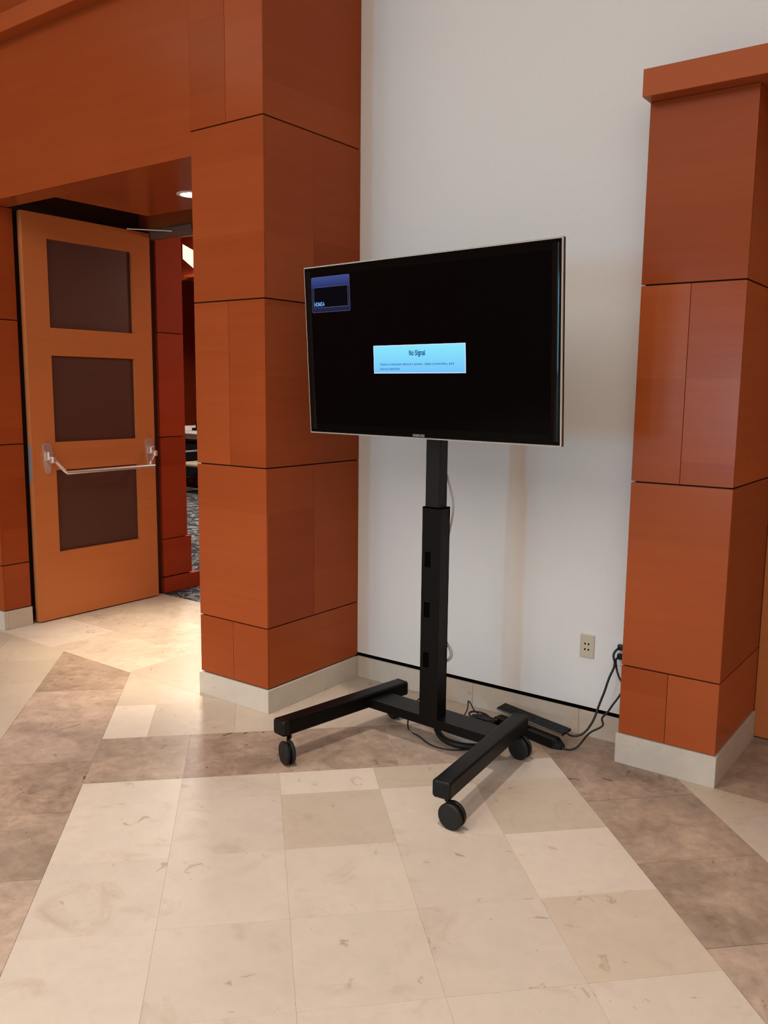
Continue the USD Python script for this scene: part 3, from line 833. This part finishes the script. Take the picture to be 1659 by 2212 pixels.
line_of_text('No Signal', -.047, .032, -.0255, .0185, 'text_blue', screen, True)
line_of_text("Check connected device's power, cable connection, and", -.198, .165, -.0625, .0085, 'text_blue', screen)
line_of_text('source selection.', -.198, -.094, -.080, .0085, 'text_blue', screen)
rr = lambda x0, y0, x1, y1, r: sbox(x0 + r, y0 + r, x1 - r, y1 - r).buffer(r, quad_segs=6)
obj('source_panel', on_tv(prism(rr(-.571, .158, -.351, .301, .006), e, e + .0002)), 'source_line', screen)
obj('source_panel_body', on_tv(prism(rr(-.5697, .1593, -.3523, .2997, .005), e + .0002, e + .0003)), 'source_frame', screen)
obj('source_panel_top', on_tv(prism(sbox(-.5697, .256, -.3523, .2997).intersection(rr(-.5697, .1593, -.3523, .2997, .005)), e + .0003, e + .0004)), 'source_fill', screen)
obj('source_window', on_tv(prism(sbox(-.558, .1765, -.361, .2595), e + .0004, e + .0005)), 'source_line', screen)
obj('source_window_fill', on_tv(prism(sbox(-.5566, .1782, -.3624, .2581), e + .0005, e + .0006)), 'source_dark', screen)
line_of_text('HDMI4', -.556, -.497, .1838, .0155, 'source_text', screen, True)
m = meshkit.text_mesh('SAMSUNG', .0095, .0004, True)
m.apply_translation((-m.bounds[0][0], 0, 0)); m.apply_scale((.059 / m.bounds[1][0], 1, 1)); m.apply_translation((-.035, -.336, .0026))
obj('maker_lettering', on_tv(m), 'logo_silver', tv)

# ------------------------------------------------------------------ wall outlets and cables
ou = thing('wall_outlet', 'beige double socket plate low on the white wall', 'outlet', (-2.3365, 0, .405))
obj('cover_plate', bx(-2.369, -2.304, -.006, 0, .353, .456, .002), 'beige_plastic', ou)
for z in (.416, .391):
    for x in (-2.349, -2.333):
        obj('socket_hole', bx(x + .001, x + .007, -.0064, -.0055, z - .005, z + .003), 'slot_black', ou)
for z in (.446, .363):
    obj('screw_cap', bx(-2.352, -2.346, -.0066, -.0055, z - .003, z + .003, .0005), 'beige_plastic', ou)
    obj('screw_cap', bx(-2.328, -2.322, -.0066, -.0055, z - .003, z + .003, .0005), 'beige_plastic', ou)
ow = thing('wall_outlet', 'white socket plate half hidden behind the right column, with two black plugs', 'outlet', (-2.19, 0, .40))
obj('cover_plate', bx(-2.224, -2.150, -.006, 0, .345, .456, .002), 'white_plastic', ow)
for z in (.431, .391):
    obj('socket_hole', bx(-2.200, -2.184, -.0064, -.0055, z - .006, z + .006), 'slot_black', ow)


def plug(x, z):
    return trimesh.Trimesh(np.vstack([[(x + a * .014, -.0065, z + b * .011) for a in (-1, 1) for b in (-1, 1)], [(x + a * .010, -.034, z + b * .008) for a in (-1, 1) for b in (-1, 1)]])).convex_hull


def rotz(mesh, ang, at, tilt=0.0):
    m = mesh.copy()
    m.apply_transform(trimesh.transformations.rotation_matrix(tilt, (1, 0, 0)))
    m.apply_transform(trimesh.transformations.rotation_matrix(ang, (0, 0, 1)))
    m.apply_translation(at)
    return m


# strip 1 on top of strip 2
A1 = math.atan2(-.096, .364)
ps = thing('power_strip', 'long flat black power strip with a row of sockets, on a bulkier one', 'power strip', (-2.53, -.11, .05))
obj('housing', rotz(bx(-.193, .193, -.030, .030, -.006, .006, .003), A1, (-2.535, -.100, .056), .18), 'black_plastic', ps)
obj('edge_strip', rotz(bx(-.190, .190, -.0325, -.0300, -.002, .005, .001), A1, (-2.535, -.100, .056), .18), 'hose_grey', ps)
for i in range(9):
    x = -.16 + i * .036
    obj('socket', rotz(bx(x, x + .020, -.008, .010, .0055, .0068), A1, (-2.535, -.100, .056), .18), 'black_rubber', ps)
ps2 = thing('power_strip', 'bulky black power strip on the floor beneath the flat one', 'power strip', (-2.5, -.17, 0))
hb = trimesh.Trimesh(np.vstack([[(sx * .17, sy * .03, 0) for sx in (-1, 1) for sy in (-1, 1)], [(sx * .165, sy * .024, .036) for sx in (-1, 1) for sy in (-1, 1)], [(.205, sy * .012, z) for sy in (-1, 1) for z in (.002, .018)]])).convex_hull
obj('housing', rotz(hb, A1 + .02, (-2.54, -.155, 0)), 'black_plastic', ps2, smooth=20)
for i in range(3):
    obj('switch', rotz(bx(-.1 + i * .05, -.08 + i * .05, -.012, .006, .0355, .0385, .001), A1 + .02, (-2.54, -.155, 0)), 'slot_black', ps2)
obj('cord', tube([(-2.352, -.148, .056), (-2.335, -.160, .054), (-2.312, -.165, .055), (-2.280, -.150, .067), (-2.257, -.130, .100), (-2.244, -.115, .135), (-2.235, -.100, .180), (-2.215, -.085, .256), (-2.201, -.070, .319), (-2.189, -.060, .378), (-2.196, -.058, .405), (-2.192, -.050, .421), (-2.184, -.034, .431)], .0048, 10, samples=90), 'cable_black', ps, smooth=60)
obj('plug', plug(-2.180, .431), 'black_plastic', ps, smooth=30)
obj('cord', tube([(-2.345, -.207, .012), (-2.320, -.205, .007), (-2.295, -.190, .012), (-2.274, -.150, .042), (-2.255, -.110, .071), (-2.227, -.100, .090), (-2.214, -.090, .108), (-2.221, -.088, .126), (-2.208, -.083, .151), (-2.185, -.078, .190), (-2.159, -.070, .236), (-2.149, -.060, .285), (-2.165, -.055, .309), (-2.188, -.047, .368), (-2.189, -.043, .385), (-2.182, -.034, .391)], .0042, 10, samples=130), 'cable_black', ps2, smooth=60)
obj('plug', plug(-2.180, .391), 'black_plastic', ps2, smooth=30)
# tangle of leads and adapter left of the strips
ad = thing('power_adapter', 'black mains adapter with a knot of leads beside the power strips', 'adapter', (-2.72, -.17, 0))
obj('body', rotz(bx(-.05, .05, -.03, .03, 0, .034, .006), -.35, (-2.735, -.165, 0)), 'black_plastic', ad)
t = np.linspace(0, 5 * np.pi, 60)
obj('lead', tube(np.c_[-2.755 + .055 * np.cos(t) + .003 * t, -.20 + .03 * np.sin(t), .042 + .012 * np.sin(t * .7)], .0045, 8), 'cable_black', ad, smooth=60)
c3 = thing('cable', 'thin black cable standing up in a sharp peak behind the crossbar', 'cable', (-2.82, -.15, 0))
obj('lead', tube([(-2.815, -.245, .006), (-2.835, -.175, .035), (-2.853, -.125, .062), (-2.858, -.113, .068), (-2.850, -.113, .062), (-2.820, -.13, .042), (-2.77, -.15, .03), (-2.74, -.17, .036)], .0030, 8, samples=60), 'cable_black', c3, smooth=60)
c4 = thing('cable', 'thin black cable looping over the floor under the cart crossbar', 'cable', (-2.85, -.45, 0))
obj('lead', tube([(-2.80, -.47, .155), (-2.86, -.42, .157), (-2.93, -.395, .150), (-2.985, -.385, .09), (-3.0, -.40, .03), (-2.985, -.42, .004), (-2.912, -.461, .004), (-2.807, -.511, .004), (-2.727, -.509, .004), (-2.67, -.471, .004), (-2.62, -.37, .004), (-2.60, -.25, .005), (-2.66, -.18, .01)], .0033, 8, samples=110), 'cable_black', c4, smooth=60)
c5 = thing('cable_hose', 'thick dark cable hose bulging out under the crossbar', 'cable', (-2.74, -.45, 0))
obj('hose', tube([(-2.83, -.40, .10), (-2.845, -.41, .07), (-2.815, -.435, .03), (-2.745, -.462, .016), (-2.665, -.455, .016), (-2.60, -.40, .016), (-2.57, -.30, .018), (-2.62, -.20, .02)], .014, 12, samples=70), 'black_rubber', c5, smooth=60)
c6 = thing('cable', 'shiny grey cable lying over the dark hose below the crossbar', 'cable', (-2.7, -.42, 0))
obj('lead', tube([(-2.815, -.40, .050), (-2.785, -.425, .047), (-2.725, -.452, .044), (-2.650, -.452, .043), (-2.59, -.38, .040), (-2.56, -.28, .03)], .0055, 10, samples=50), 'cable_grey', c6, smooth=60)
obj('tie', lathe([(.0055, -.004), (.0072, -.004), (.0072, .004), (.0055, .004)], (-2.755, -.439, .0455), (.90, -.40, 0), 20), 'cable_black', c6)
c7 = thing('cable', 'grey cable bowing out beside the top of the stand sleeve', 'cable', (-2.74, -.5, 1.0))
obj('lead', tube([(-2.765, -.492, 1.16), (-2.752, -.492, 1.12), (-2.738, -.492, 1.075), (-2.731, -.492, 1.03), (-2.734, -.492, .99), (-2.745, -.490, .94), (-2.76, -.490, .88)], .0042, 10, samples=40), 'cable_grey', c7, smooth=60)
c8 = thing('cable', 'small grey cable loop poking out low behind the stand post', 'cable', (-2.74, -.49, .42))
obj('lead', tube([(-2.765, -.490, .47), (-2.745, -.488, .448), (-2.731, -.486, .425), (-2.729, -.486, .405), (-2.738, -.488, .388), (-2.760, -.490, .378)], .0065, 10, samples=30), 'cable_grey', c8, smooth=60)
